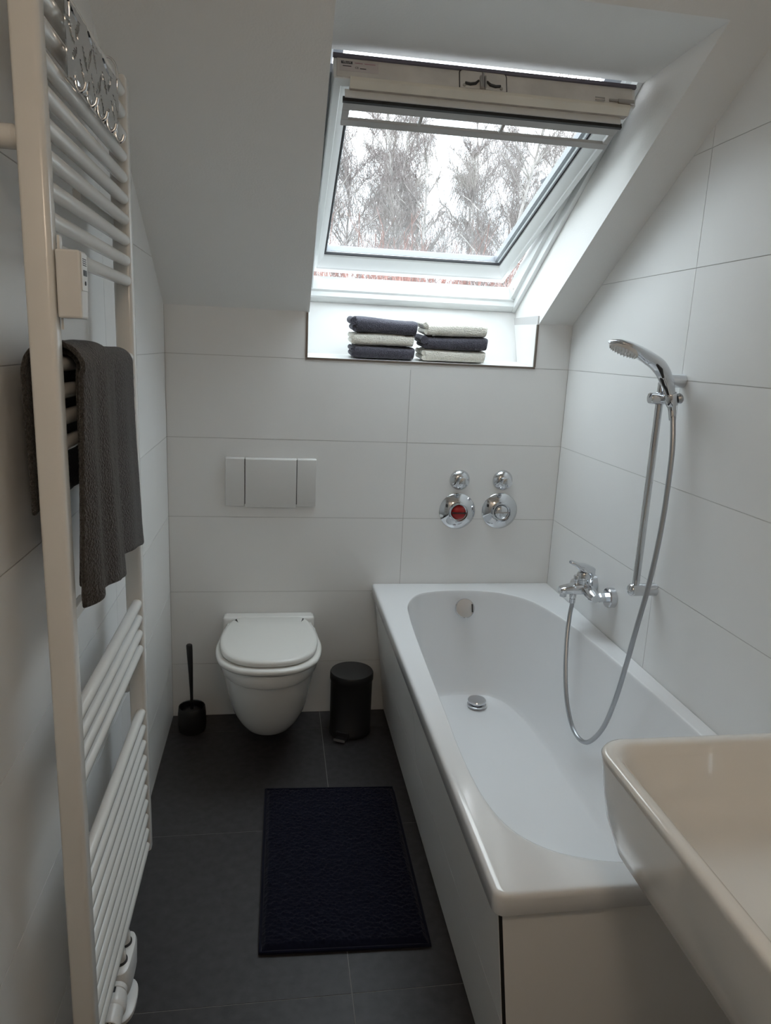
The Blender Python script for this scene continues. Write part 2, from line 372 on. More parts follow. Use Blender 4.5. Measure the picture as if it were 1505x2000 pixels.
# rating sticker
st = sub(MB().box(.548, .648, SA+.0031, SA+.0036, .018, .046), 'sticker', 'sticker')
TST = TS @ frame((0, SA+.0037, 0), (1, 0, 0), (0, 0, 1), (0, -1, 0))
sub(MB().box(.552, .581, SA+.0036, SA+.0038, .037, .0445), 'sticker_logo', 'print_dark')
TX = lambda x, z: TS @ Matrix.Translation((x, SA+.004, z)) @ frame((0, 0, 0), (1, 0, 0), (0, 0, 1), (0, 1, 0))
text_mesh('logo_text', 'VELUX', .0075, TX(.5665, .0408), 'sticker', sash)
text_mesh('approval_mark', 'CE', .0075, TX(.592, .028), 'print_dark', sash)
for x0, x1, z_, m_ in ((.587, .607, .040, 'print_pink'), (.612, .640, .040, 'print_pink'), (.556, .578, .030, 'print_dark'), (.600, .616, .026, 'print_dark')):
    sub(MB().box(x0, x1, SA+.0036, SA+.0038, z_, z_+.0022), 'print_line', m_)
# ventilation flap hanging open, with two mullions between the slots
FA1, FA0, FB = SA-.036, SA-.130, -.040
FLX0, FLX1 = .562, 1.322
def vf(x0, x1, a0, a1, name, m_='flap_grey', t=.009): return sub(MB().box(x0, x1, a0, a1, FB, FB+t), name, m_, bevel=.0012)
flap_bits = [(FLX0, FLX1, FA1-.030, FA1, 'flap_top_bar'), (FLX0, FLX1, FA0, FA0+.026, 'flap_bottom_bar'), (FLX0, FLX0+.018, FA0+.0262, FA1-.0302, 'flap_end_bar'), (FLX1-.016, FLX1, FA0+.0262, FA1-.0302, 'flap_end_bar'),
             (.770, .779, FA0+.0262, FA1-.0302, 'flap_mullion'), (.998, 1.007, FA0+.0262, FA1-.0302, 'flap_mullion')]
for q in flap_bits: vf(*q)
sub(MB().box(FLX0-.003, FLX1+.003, FA1+.0005, FA1+.009, FB-.002, FB+.011), 'flap_seal', 'dark')
sub(MB().box(FLX0+.002, FLX1-.002, FA1+.0105, FA1+.014, FB+.006, -.0125), 'flap_web', 'window_white')

# ------------------------------------------------------------------ bathtub
tub = tag(empty('bathtub', (1.157, -.85, 0)), 'white built-in bathtub with grey tiled sloping apron along the right wall', 'bathtub')
inner = [(.847, -1.05), (.840, -1.25), (.846, -1.41), (.873, -1.515), (.928, -1.580), (1.0, -1.614), (1.08, -1.630), (1.157, -1.634), (1.234, -1.630), (1.314, -1.614), (1.386, -1.580), (1.44, -1.515), (1.468, -1.41), (1.478, -1.25), (1.475, -1.05),
         (1.462, -.76), (1.447, -.56), (1.430, -.40), (1.383, -.225), (1.300, -.130), (1.20, -.095), (1.10, -.088), (1.01, -.100), (.945, -.137), (.893, -.235), (.875, -.37), (.864, -.56), (.855, -.80)]
top = [Vector((p.x, p.y, 0)) for p in catmull([(x, y, 0) for x, y in inner], 5)]
botc = [(.98, -.95), (.975, -1.05), (.985, -1.14), (1.005, -1.20), (1.035, -1.24), (1.07, -1.265), (1.11, -1.28), (1.157, -1.285), (1.204, -1.28), (1.244, -1.265), (1.28, -1.24), (1.31, -1.20), (1.33, -1.14), (1.338, -1.05), (1.338, -.95),
        (1.338, -.74), (1.335, -.52), (1.325, -.36), (1.295, -.245), (1.25, -.195), (1.20, -.178), (1.13, -.172), (1.07, -.178), (1.03, -.20), (1.0, -.255), (.985, -.36), (.98, -.52), (.978, -.75)]
bot = [Vector((p.x, p.y, 0)) for p in catmull([(x, y, 0) for x, y in botc], 5)]
RIM = .558
prof = [(-.060, RIM), (-.030, RIM), (-.012, RIM-.0005), (.0, RIM-.003), (.010, RIM-.010), (.018, RIM-.022), (.05, .50), (.18, .42), (.36, .32), (.55, .232), (.70, .185), (.84, .158), (.94, .147), (1.0, .1445)]
rings = []
for w_, z in prof: rings.append([Vector((t.x+(b_.x-t.x)*w_, t.y+(b_.y-t.y)*w_, z)) for t, b_ in zip(top, bot)])
c0 = Vector((1.157, -.72, 0))
for sc, z in ((.8, .141), (.5, .1375), (.2, .136)): rings.append([Vector((c0.x+(b_.x-c0.x)*sc, c0.y+(b_.y-c0.y)*sc, z)) for b_ in bot])
TX0, TX1, TY0, TY1 = .787, W-.001, -1.692, -.001
def rrect(x0, x1, y0, y1, rs, z, n_=8):
    """counter-clockwise from bottom-left; rs radii for (x0y0, x1y0, x1y1, x0y1)"""
    out = []
    for (cx, cy, r, a0) in ((x0+rs[0], y0+rs[0], rs[0], math.pi), (x1-rs[1], y0+rs[1], rs[1], 1.5*math.pi), (x1-rs[2], y1-rs[2], rs[2], 0), (x0+rs[3], y1-rs[3], rs[3], .5*math.pi)):
        for k in range(n_+1):
            a = a0 + .5*math.pi*k/n_; out.append(Vector((cx+r*math.cos(a), cy+r*math.sin(a), z)))
    return out
def dense(P, step=.03):
    out = []
    for i, p in enumerate(P):
        q = P[(i+1) % len(P)]; k = max(1, int((q-p).length/step))
        out += [p+(q-p)*(j/k) for j in range(k)]
    return out
def zipper(mb, A, B, c):
    ang = lambda p: math.atan2(p.y-c.y, p.x-c.x)
    A = sorted(A, key=ang); B = sorted(B, key=ang); v = A+B; na, nb = len(A), len(B); fs = []; i = j = 0
    while i < na or j < nb:
        aa = ang(A[(i+1) % na]) + (2*math.pi if i+1 >= na else 0); ab = ang(B[(j+1) % nb]) + (2*math.pi if j+1 >= nb else 0)
        if j >= nb or (i < na and aa <= ab): fs.append((i % na, (i+1) % na, na+j % nb)); i += 1
        else: fs.append((i % na, na+(j+1) % nb, na+j % nb)); j += 1
    mb.add(v, fs)
b = MB(); b.loft(rings, False, True)
rs0 = (.022, .004, .004, .004)
def outer(ins, z): return dense(rrect(TX0+ins, TX1-ins*.2, TY0+ins, TY1-ins*.2, [max(.003, r-ins) for r in rs0], z))
oz = [outer(i_, z) for i_, z in ((.010, RIM), (.006, RIM-.0008), (.0025, RIM-.003), (.0005, RIM-.007), (0, RIM-.012))]
base = rrect(TX0, TX1, TY0, TY1, rs0, 0)
def outer_same(ins, z):
    P = rrect(TX0+ins, TX1-ins*.2, TY0+ins, TY1-ins*.2, [max(.003, r-ins) for r in rs0], z)
    out = []
    for i, p in enumerate(P):
        q = P[(i+1) % len(P)]; k = max(1, int((base[(i+1) % len(P)]-base[i]).length/.03))
        out += [p+(q-p)*(j/k) for j in range(k)]
    return out
lo = [outer_same(i_, z) for i_, z in ((.018, RIM), (.010, RIM), (.006, RIM-.0008), (.0025, RIM-.003), (.0005, RIM-.007), (0, RIM-.012), (0, RIM-.042), (.002, RIM-.045), (.02, RIM-.045))]
b.loft(lo, False, False); zipper(b, [p.copy() for p in lo[0]], [p.copy() for p in rings[0]], Vector((1.157, -.86, 0)))
me_b = b
bm = bmesh.new(); me = bpy.data.meshes.new('tub_shell'); me.from_pydata(b.v, [], b.f); bm.from_mesh(me)
bmesh.ops.remove_doubles(bm, verts=bm.verts, dist=.0004); bmesh.ops.recalc_face_normals(bm, faces=bm.faces); bm.to_mesh(me); bm.free()
link('tub_shell', me, 'enamel', tub, 50)
# apron: sloping side, upright end, tiles in front of a dark core
AXT, AXB, AZ = .800, .858, RIM-.046
def ax(z): return AXB + (AXT-AXB)*z/AZ
AY0 = -1.676
b = MB(); b.prism([(ax(0)+.008, AY0+.010, .001), (ax(AZ)+.008, AY0+.010, AZ), (ax(AZ)+.04, AY0+.010, AZ), (ax(0)+.04, AY0+.010, .001)], (0, -AY0-.012, 0), None)
b.box(.87, W-.003, AY0+.010, AY0+.03, .001, AZ); b.build('apron_core', 'silicone_dark', tub)
for y0, y1 in ((AY0+.004, -.822), (-.8195, -.002)):
    for z0_, z1_ in ((.004, .2535), (.256, AZ)):
        P = [(ax(z0_), y0, z0_), (ax(z0_), y1, z0_), (ax(z1_), y1, z1_), (ax(z1_), y0, z1_)]
        MB().prism(P, (.008, 0, .0009), None).build('apron_tile', 'wall_tile', tub)
b = MB(); b.prism([(ax(0)+.007, AY0, .004), (ax(AZ)+.007, AY0, AZ), (W-.002, AY0, AZ), (W-.002, AY0, .004)], (0, .009, 0), None); b.build('apron_tile', 'wall_tile', tub)
b = MB(); b.prism([(ax(0)+.001, AY0+.0035, .003), (ax(AZ)+.001, AY0+.0035, AZ), (ax(AZ)+.007, AY0+.0005, AZ), (ax(0)+.007, AY0+.0005, .003)], (0, .012, 0), None); b.build('corner_joint', 'silicone_dark', tub)
# overflow and waste
dv = Vector((0, -1, .42)).normalized(); oc = Vector((1.143, -.116, .492))
b = MB(); b.lathe([(.030, -.004), (.036, 0), (.0385, .006), (.0385, .017), (.036, .020), (.0, .0205)], 40, axis_frame(oc, dv)); ov = b.build('overflow_knob', 'chrome', tub, 35)
TO = axis_frame(oc, dv, (1, 0, 0)); MB().box(.026, .0315, -.016, .016, .0195, .0212, TO).build('overflow_slot', 'dark', ov)
TD = Matrix.Translation((1.180, -.262, .150))
b = MB(); b.lathe([(.037, -.002), (.037, .004), (.034, .006), (.022, .006), (.022, .012), (.035, .014), (.036, .020), (.034, .023), (.0, .0235)], 40, TD); b.build('waste_plug', 'chrome', tub, 35)

# ------------------------------------------------------------------ toilet, flush plate
CX = .382
wc = tag(empty('toilet', (CX, -.25, .08)), 'white wall-hung toilet with closed lid', 'toilet')
def dring(hw, yf, yb, z, n_=28, pw=2.3, neck=1.0):
    """half width hw, front yf, back yb; straight back, rounded front"""
    ym = yb + (yf-yb)*.46; out = []
    for k in range(n_+1):
        a = math.pi*k/n_; c_, s_ = math.cos(a), math.sin(a)
        out.append(Vector((CX+hw*math.copysign(abs(c_)**(2/pw), c_), ym+(yf-ym)*abs(s_)**(2/pw), z)))
    out += [Vector((CX-hw*neck, yb+(ym-yb)*.3, z)), Vector((CX-hw*neck*.96, yb, z)), Vector((CX+hw*neck*.96, yb, z)), Vector((CX+hw*neck, yb+(ym-yb)*.3, z))]
    return out
b = MB(); B0 = -.0025
b.loft([dring(h, f, B0, z, neck=nk, pw=2.15) for h, f, z, nk in ((.065, -.285, .079, .9), (.086, -.306, .080, .9), (.099, -.325, .086, .9), (.112, -.346, .102, .92), (.126, -.370, .13, .93), (.138, -.394, .163, .94), (.149, -.417, .205, .95), (.158, -.441, .26, .97), (.1655, -.458, .31, .98), (.1690, -.468, .343, .99), (.1692, -.469, .3455, .99),
       (.1760, -.477, .346, 1), (.1785, -.481, .350, 1), (.1800, -.485, .385, 1), (.1775, -.483, .393, 1), (.170, -.475, .396, 1))])
b.build('bowl', 'ceramic', wc, 40)
b = MB(); b.box(CX-.180, CX+.173, -.062, B0, .34, .443); b.build('back_ledge', 'ceramic', wc, 40, bevel=.012, segs=4)
def egg(hw, yf, yb, z, bw):
    P = [(CX+bw, yb), (CX+bw+(hw-bw)*.55, yb+(yf-yb)*.10), (CX+hw*.965, yb+(yf-yb)*.30), (CX+hw, yb+(yf-yb)*.52), (CX+hw*.90, yb+(yf-yb)*.77), (CX+hw*.62, yb+(yf-yb)*.93), (CX+hw*.30, yb+(yf-yb)*.988), (CX, yf)]
    P = P + [(2*CX-x, y) for x, y in reversed(P[:-1])] + [(CX-bw*.5, yb), (CX+bw*.5, yb)]
    return [Vector((p.x, p.y, z)) for p in catmull([(x, y, 0) for x, y in P], 6)]
b = MB(); b.loft([egg(h, f, y, z, .15) for h, f, y, z in ((.176, -.480, -.078, .3985), (.185, -.491, -.076, .402), (.188, -.495, -.074, .409), (.187, -.494, -.074, .417), (.182, -.488, -.076, .421), (.17, -.47, -.084, .4215))]); b.build('seat_ring', 'seat_plastic', wc, 50)
b = MB(); b.loft([egg(h, f, y, z, .115) for h, f, y, z in ((.166, -.462, -0.071, .4225), (.172, -.471, -0.069, .425), (.1745, -.475, -0.067, .431), (.1735, -.474, -0.067, .440), (.169, -.468, -0.069, .445), (.160, -.457, -0.075, .4465), (.05, -.30, -.15, .4475))]); b.build('lid', 'seat_plastic', wc, 50)

for sx in (-1, 1): MB().box(CX+sx*.135-.028, CX+sx*.135+.028, -.100, -.0625, .3965, .4222).build('hinge_block', 'seat_plastic', wc, bevel=.006, segs=3)
fp = tag(empty('flush_plate', (.384, 0, .97)), 'white three-part flush plate on the wall above the toilet', 'flush plate')
MB().box(.216, .549, -.003, -.0005, .882, 1.055).build('plate_base', 'dark', fp)  # base coloured dark for the shadow inside the panel gaps
def plate_panel(x0, x1, name, ytop=-.018, zb=.876, zt=1.063):
    pr = [(-.0032, zb+.004), (ytop+.004, zb), (ytop, zb+.018), (ytop-.002, zb+.022), (ytop, zt-.006), (ytop+.004, zt-.001), (-.0032, zt)]
    MB().prism([(x0, y, z) for y, z in pr], (x1-x0, 0, 0), None).build(name, 'white_plastic', fp, 30, bevel=.0012)
plate_panel(.213, .2825, 'side_panel', -.016); plate_panel(.2855, .4765, 'flush_button', -.020, .872, 1.062); plate_panel(.4795, .552, 'side_panel', -.016)

# ------------------------------------------------------------------ stop valves on the far wall
def small_valve(x, z, label):
    t = tag(empty('stop_valve', (x, 0, z)), label, 'valve', 'small chrome valves over the bath')
    T = axis_frame((x, -.0005, z), (0, -1, 0))
    MB().lathe([(.041, 0), (.041, .003), (.036, .012), (.026, .020), (.018, .023), (0, .023)], 40, T).build('rosette', 'chrome', t, 35)
    R = []
    for r, zz in ((.012, .0235), (.012, .034), (.0195, .036), (.0205, .040), (.0205, .060), (.0185, .064), (.012, .066), (.002, .0665)):
        R.append([((r*(1-.06*(1+math.cos(5*a))*(r > .019)))*math.cos(a), (r*(1-.06*(1+math.cos(5*a))*(r > .019)))*math.sin(a), zz) for a in [2*math.pi*i/50 for i in range(50)]])
    MB().loft(R, True, True, True, T).build('handle', 'chrome', t, 35)
small_valve(1.120, .989, 'small domed chrome stop valve above the red-centred disc'); small_valve(1.2965, .991, 'small domed chrome stop valve above the all-chrome disc')
def disc_valve(x, z, label, red):
    t = tag(empty('meter_cover', (x, 0, z)), label, 'valve cover', 'large chrome discs over the bath')
    T = axis_frame((x, -.0005, z), (0, -1, 0))
    MB().lathe([(.0735, 0), (.0735, .003), (.071, .006), (.044, .020), (.041, .021), (.041, .034), (.038, .036), (.034, .036), (.0335, .026), (.030, .025), (.0, .025)], 64, T).build('rosette', 'chrome', t, 30)
    MB().lathe([(.029, .0255), (.029, .029), (.026, .033), (.014, .0365), (0, .0375)], 40, T).build('centre_cap', 'red_plastic' if red else 'chrome', t, 50)
    MB().box(-.0025, .0025, -.028, .028, .031, .0385, T).build('dial_bar', 'dark' if red else 'steel', t)
disc_valve(1.118, .8625, 'large round chrome disc with a red centre', True); disc_valve(1.2935, .8655, 'large round chrome disc with a plain chrome centre', False)

# ------------------------------------------------------------------ bath mixer, shower rail, hand shower, hose
mx_ = tag(empty('bath_mixer', (W, -.5, .70)), 'chrome single-lever bath mixer on the right wall above the tub', 'tap')
for y in (-.575, -.425):
    MB().lathe([(.034, 0), (.034, .020), (.031, .024), (.012, .024), (.012, .03)], 40, axis_frame((W-.0005, y, .700), (-1, 0, 0))).build('rosette', 'chrome', mx_, 35)
    MB().lathe([(.0165, 0), (.0165, .024), (.014, .028), (.014, .034)], 6, axis_frame((W-.0245, y, .700), (-1, 0, 0))).build('union_nut', 'chrome', mx_)
BX = W-.070
MB().tube([(BX, -.590, .700), (BX, -.575, .702), (BX, -.54, .708), (BX, -.46, .708), (BX, -.425, .702), (BX, -.410, .700)], [.014, .019, .022, .022, .019, .014], 20).build('body', 'chrome', mx_, 40)
def sq(c, u, v, hu, hv, r=.35, n_=24):
    out = []
    for k in range(n_):
        a = 2*math.pi*k/n_; ca, sa = math.cos(a), math.sin(a)
        out.append(c + u*hu*math.copysign(abs(ca)**.55, ca) + v*hv*math.copysign(abs(sa)**.55, sa))
    return out
V = Vector; UY, UZ = V((0, 1, 0)), V((0, 0, 1))
b = MB(); b.loft([sq(V((x, -.5, z)), UY, UZ, hy, hz) for x, z, hy, hz in ((BX+.012, .708, .026, .020), (BX-.02, .709, .026, .0195), (BX-.05, .707, .023, .0165), (1.385, .704, .020, .014), (1.372, .702, .019, .013), (1.366, .701, .014, .010))]); b.build('spout', 'chrome', mx_, 45)
MB().lathe([(.0115, 0), (.0115, .010), (.009, .012), (0, .012)], 24, axis_frame((1.381, -.5, .690), (0, 0, -1))).build('aerator', 'chrome', mx_, 40)
MB().lathe([(.022, 0), (.022, .020), (.0235, .022), (.0235, .038), (.020, .045), (0, .047)], 32, axis_frame((BX-.006, -.5, .722), (-.06, 0, 1))).build('cartridge_housing', 'chrome', mx_, 35)
b = MB()
b.loft([sq(V((x, -.5, z)), UY, V((.35, 0, 1)).normalized(), hy, hz) for x, z, hy, hz in ((BX+.024, .756, .014, .012), (BX+.019, .767, .022, .018), (BX-.006, .780, .022, .0155), (BX-.030, .788, .018, .0105), (1.414, .796, .0150, .0075), (1.400, .801, .0140, .0065), (1.395, .802, .010, .004))]); b.build('lever', 'chrome', mx_, 45)
MB().lathe([(.007, 0), (.007, .012), (.0105, .014), (.0115, .030), (.010, .033), (0, .034)], 24, axis_frame((1.425, -.5, .722), (0, 0, 1))).build('diverter_knob', 'chrome', mx_, 40)
MB().lathe([(.012, 0), (.012, .014), (.0095, .018), (.0095, .03)], 24, axis_frame((1.4165, -.5, .691), (0, 0, -1))).build('hose_outlet', 'chrome', mx_, 40)

rl = tag(empty('shower_rail', (W, -.82, .82)), 'chrome riser rail with two wall brackets and slider on the right wall', 'shower rail')
RX, RY = 1.462, -.824
MB().tube([(RX, RY, .818), (RX, RY, 1.425)], .0105, 20).build('riser_tube', 'chrome', rl, 50)
for z, y in ((.816, RY), (1.432, RY)):
    q_ = .016 if z > 1 else 0
    b = MB(); b.lathe([(.019, .0), (.019, .070-q_), (.0185, .078-q_), (.014, .084-q_), (.006, .0865-q_), (0, .087-q_)], 32, axis_frame((W-.0005, y, z), (-1, 0, 0))); b.build('wall_bracket', 'chrome', rl, 40)
SLZ = 1.378
b = MB(); b.lathe([(.010, -.020), (.0165, -.018), (.0165, .030), (.0145, .0345), (0, .0365)], 28, axis_frame((RX, RY-.006, SLZ+.004), (-1, 0, 0))); b.build('slider', 'chrome', rl, 40)
HP = V((1.474, -.862, SLZ+.004))
MB().tube([(RX, RY-.015, SLZ+.004), (HP.x-.004, HP.y+.012, HP.z)], .0125, 18).build('holder_arm', 'chrome', rl, 40)
b = MB(); b.lathe([(.0145, -.018), (.0165, -.010), (.0185, .014), (.0175, .016), (.012, .016)], 28, axis_frame(HP, (-.36, 0, 1))); b.build('shower_holder', 'chrome', rl, 40)
MB().lathe([(.012, 0), (.0145, .006), (.0145, .010), (.011, .014), (0, .0145)], 20, axis_frame(HP+V((.016, -.002, .002)), (1, -.1, .25))).build('holder_knob', 'chrome_hose', rl, 40)

hs = tag(empty('hand_shower', tuple(HP)), 'chrome hand shower with pale spray face resting in the rail holder', 'shower head')
path = catmull([V((1.482, -.862, 1.352)), V((1.472, -.862, 1.385)), V((1.4525, -.862, 1.434)), V((1.428, -.862, 1.468)), V((1.396, -.861, 1.489)), V((1.360, -.859, 1.506)), V((1.326, -.857, 1.519)), V((1.300, -.855, 1.526)), V((1.280, -.854, 1.529))], 6, False)
k_ = len(path)
def lerp_list(L, t):
    x = t*(len(L)-1); i = min(int(x), len(L)-2); return L[i]+(L[i+1]-L[i])*(x-i)
rw_ = [.0105, .0135, .0185, .0205, .024, .036, .043, .036, .010]; rh = [.0105, .0135, .0195, .0205, .0185, .0165, .0145, .011, .004]
R = []
for i, p_ in enumerate(path):
    t = (path[min(i+1, k_-1)]-path[max(i-1, 0)]).normalized(); u = UY; v = t.cross(u).normalized(); f = i/(k_-1)
    R.append([p_ + u*lerp_list(rw_, f)*math.cos(2*math.pi*q/28) + v*lerp_list(rh, f)*math.sin(2*math.pi*q/28) for q in range(28)])
MB().loft(R).build('shower_body', 'chrome', hs, 55)
fc = V((1.3215, -.857, 1.5085)); fn = V((-.40, -.05, -.91)).normalized()
TFc = axis_frame(fc, fn, (1, 0, 0))
b = MB(); b.lathe([(.041, -.008), (.0415, .0), (.040, .004), (.0, .005)], 36, TFc); b.build('spray_face', 'spray_face', hs, 40)
nzz = MB()
for rr, cnt in ((.012, 8), (.022, 14), (.031, 20), (.0375, 26)):
    for q in range(cnt):
        a = 2*math.pi*q/cnt; nzz.lathe([(.0016, .003), (.0012, .0075), (0, .008)], 6, TFc @ Matrix.Translation((rr*math.cos(a), rr*math.sin(a), 0)))
o = nzz.build('spray_nozzles', 'white_plastic', hs); o['kind'] = 'stuff'
MB().tube([(1.432, -.8815, 1.440), (1.420, -.8835, 1.462), (1.408, -.883, 1.474)], [.003, .0055, .003], 8).build('spray_switch', 'dark', hs, 50)

ho = tag(empty('shower_hose', (1.4165, -.5, .66)), 'grey metal shower hose looping down into the tub', 'hose')
hp = catmull([V(q) for q in ((1.4165, -.5, .668), (1.416, -.501, .645), (1.410, -.507, .610), (1.394, -.54, .533), (1.376, -.60, .431), (1.365, -.665, .352), (1.366, -.735, .298), (1.378, -.80, .300), (1.392, -.86, .378), (1.400, -.90, .493), (1.410, -.92, .618), (1.422, -.93, .740), (1.438, -.93, .841), (1.453, -.925, .945), (1.466, -.915, 1.046), (1.474, -.905, 1.146), (1.480, -.892, 1.245), (1.482, -.875, 1.315), (1.482, -.862, 1.352))], 6, False)
MB().tube(hp, .0072, 14).build('hose_tube', 'chrome_hose', ho, 60)
MB().tube([hp[0]+V((0, 0, .003)), hp[0]+V((0, 0, -.012)), hp[4]], [.0105, .0105, .0085], 16).build('hose_nut', 'chrome', ho, 40)
MB().tube([(1.483, -.867, 1.325), (1.482, -.862, 1.352)], [.0090, .0112], 16).build('hose_cone', 'chrome', ho, 40)

# ------------------------------------------------------------------ washbasin (front right)
wb = tag(empty('washbasin', (1.17, -2.0, .65)), 'white ceramic washbasin with rounded rim in the near right corner', 'washbasin')
BZ = .850; bx0, bx1, by0, by1 = .936, PWX-.001, -2.36, -1.678
def br(i0, ir, ib, iff, z, rr):   # insets: front(left), far/near sides
    return rrect(bx0+i0, bx1-ib, by0+ir, by1-iff, (rr, .01, .01, rr), z, 10)
R = [br(.14, .16, .0, .14, .652, .08), br(.080, .09, 0, .075, .654, .09), br(.045, .05, 0, .040, .666, .095), br(.022, .026, 0, .018, .695, .09), br(.010, .012, 0, .008, .74, .075), br(.004, .005, 0, .003, .79, .065), br(.001, .001, 0, .001, .835, .055),
     br(0, 0, 0, 0, .843, .052), br(.002, .002, 0, .002, .848, .052), br(.006, .006, 0, .006, .850, .052), br(.018, .018, .06, .018, .8495, .05), br(.025, .026, .10, .026, .846, .05), br(.032, .034, .108, .034, .832, .055), br(.055, .06, .115, .06, .77, .07), br(.09, .10, .12, .10, .735, .08), br(.15, .18, .14, .18, .728, .07)]
MB().loft(R, True, True).build('basin', 'ceramic', wb, 60)
tp = empty('basin_tap', (1.345, -2.02, .85)); tag(tp, 'chrome basin tap at the back of the washbasin', 'tap')
MB().lathe([(.026, 0), (.026, .006), (.022, .012), (.021, .10), (.018, .115), (0, .118)], 28, Matrix.Translation((1.345, -2.02, .850))).build('tap_body', 'chrome', tp, 40)
MB().tube([(1.34, -2.02, .92), (1.29, -2.02, .935), (1.235, -2.02, .925)], [.016, .014, .011], 16).build('spout', 'chrome', tp, 40)
MB().tube([(1.345, -2.02, .968), (1.31, -2.02, .99), (1.265, -2.02, 1.0)], [.014, .010, .006], 12).build('lever', 'chrome', tp, 40)

# ------------------------------------------------------------------ towel radiator
ra = tag(empty('towel_radiator', (.07, -1.3, .175)), 'tall white ladder towel radiator on the left wall', 'radiator')
PX0, PX1 = .048, .0865
def post(y0, y1):
    P = [(p.x, p.y) for p in rrect(PX0, PX1, y0, y1, (.005, .009, .009, .005), 0, 5)]
    rings = []
    cx_, cy_ = .068, (y0+y1)/2
    for z, sc in ((.175, .7), (.178, 1), (2.0, 1), (2.006, .85), (2.009, .4)):
        rings.append([(cx_+(x-cx_)*sc, cy_+(y-cy_)*sc, z) for x, y in P])
    MB().loft(rings).build('post', 'enamel_white', ra, 40)
post(-1.606, -1.572); post(-1.030, -.996)
TZ = [.195+.0422*i for i in range(10)] + [.745, .7845, .823, .861] + [1.318, 1.358, 1.398, 1.439] + [1.602+.0415*i for i in range(10)]
tm = MB().tube([(0, -1.5725, 0), (0, -1.0295, 0)], .0118, 18, False).build('tube', 'enamel_white', ra, 60)
tm.location = (.073, 0, TZ[0]); tm.parent = ra; tm.matrix_parent_inverse = ra.matrix_world.inverted()
for z in TZ[1:]:
    c = tm.copy(); COL.objects.link(c); c.location = (.073, 0, z)
for y, z in ((-1.589, 1.742), (-1.013, 1.742), (-1.013, .64)):
    MB().lathe([(.016, 0), (.016, .042), (.0125, .046), (.0125, .049)], 24, axis_frame((.0005, y, z), (1, 0, 0))).build('wall_bracket', 'enamel_white', ra, 40)
for z, ya, yb in ((1.722, -1.30, -1.03), (1.003, -1.572, -1.39)):      # rear fixing rails
    MB().box(.040, .054, ya, yb, z-.012, z+.012).build('fixing_rail', 'enamel_white', ra, bevel=.003)
# heat meter clipped to the near post
hm = MB().box(.0885, .122, -1.600, -1.562, 1.506, 1.600).build('heat_meter', 'white_plastic', ra, bevel=.003)
MB().box(.1221, .1235, -1.597, -1.566, 1.545, 1.597).build('meter_face', 'white_plastic', hm, bevel=.001)
MB().box(.1236, .1242, -1.590, -1.573, 1.566, 1.574).build('meter_display', 'dark', hm)
for k in range(4): MB().box(.1236, .1239, -1.592, -1.572, 1.580+k*.0028, 1.5812+k*.0028).build('meter_print', 'print_dark', hm)
MB().lathe([(.003, 0), (.003, .001), (0, .001)], 12, axis_frame((.1235, -1.581, 1.556), (1, 0, 0))).build('meter_eye', 'dark', hm)
MB().box(.0885, .092, -1.585, -1.572, 1.49, 1.62).build('meter_plate', 'white_plastic', ra)
# valve set under the tubes
VX, VY, VZ = .067, -1.312, .014
vb = MB(); vb.loft([[V((x, y, z)) for x, y in [( VX+sx*hx*abs(math.cos(a))**.5*(1 if math.cos(a) > 0 else -1), VY+hy*abs(math.sin(a))**.6*(1 if math.sin(a) > 0 else -1)) for a in [2*math.pi*k/32 for k in range(32)] for sx in (1,)]] for z, hx, hy in ((.060+VZ, .020, .055), (.063+VZ, .027, .062), (.115+VZ, .029, .064), (.125+VZ, .026, .061), (.128+VZ, .020, .055))])
vc = vb.build('valve_cover', 'white_plastic', ra, 40)
for y in (VY+.025, VY-.025):
    MB().lathe([(.0175, .0), (.0175, .004)], 24, Matrix.Translation((VX+.002, y, .1285+VZ))).build('cover_ring', 'dark', vc)
    MB().lathe([(.0145, .0045), (.0145, .024), (.012, .028), (.012, .040)], 24, Matrix.Translation((VX+.002, y, .1285+VZ))).build('union_nut', 'enamel_white', ra, 40)
TH_ = axis_frame((VX+.005, VY-.065, .096+VZ), (.03, -1, .04))
hd = MB().lathe([(.017, 0), (.021, .002), (.021, .014), (.019, .015), (.019, .017), (.0235, .020), (.026, .040), (.0265, .052), (.024, .058), (.0225, .060), (.0225, .100), (.021, .103), (.0, .104)], 36, TH_).build('thermostat_head', 'white_plastic', ra, 30)
for k in range(14):
    a = 2*math.pi*k/14; MB().lathe([(.0016, 0), (.0016, .0004)], 8, TH_ @ Matrix.Translation((.0178*math.cos(a), .0178*math.sin(a), .1036))).build('grip_dot', 'dark', hd)
MB().box(.0225, .0262, -.002, .002, .022, .036, TH_).build('setting_mark', 'dark', hd)
MB().lathe([(.011, 0), (.011, .070), (.0095, .073)], 20, Matrix.Translation((VX, VY+.025, .001))).build('supply_pipe', 'white_plastic', ra, 40)
MB().lathe([(.011, 0), (.011, .070), (.0095, .073)], 20, Matrix.Translation((VX, VY-.025, .001))).build('supply_pipe', 'white_plastic', ra, 40)
fr_ = MB(); fr_.loft([[V((x, y, z)) for x, y in [(VX+hx*math.cos(a), VY+hy*math.copysign(abs(math.sin(a))**.7, math.sin(a))) for a in [2*math.pi*k/32 for k in range(32)]]] for z, hx, hy in ((.001, .030, .060), (.010, .030, .060), (.013, .026, .056))]); fr_.build('floor_rosette', 'white_plastic', ra, 40)

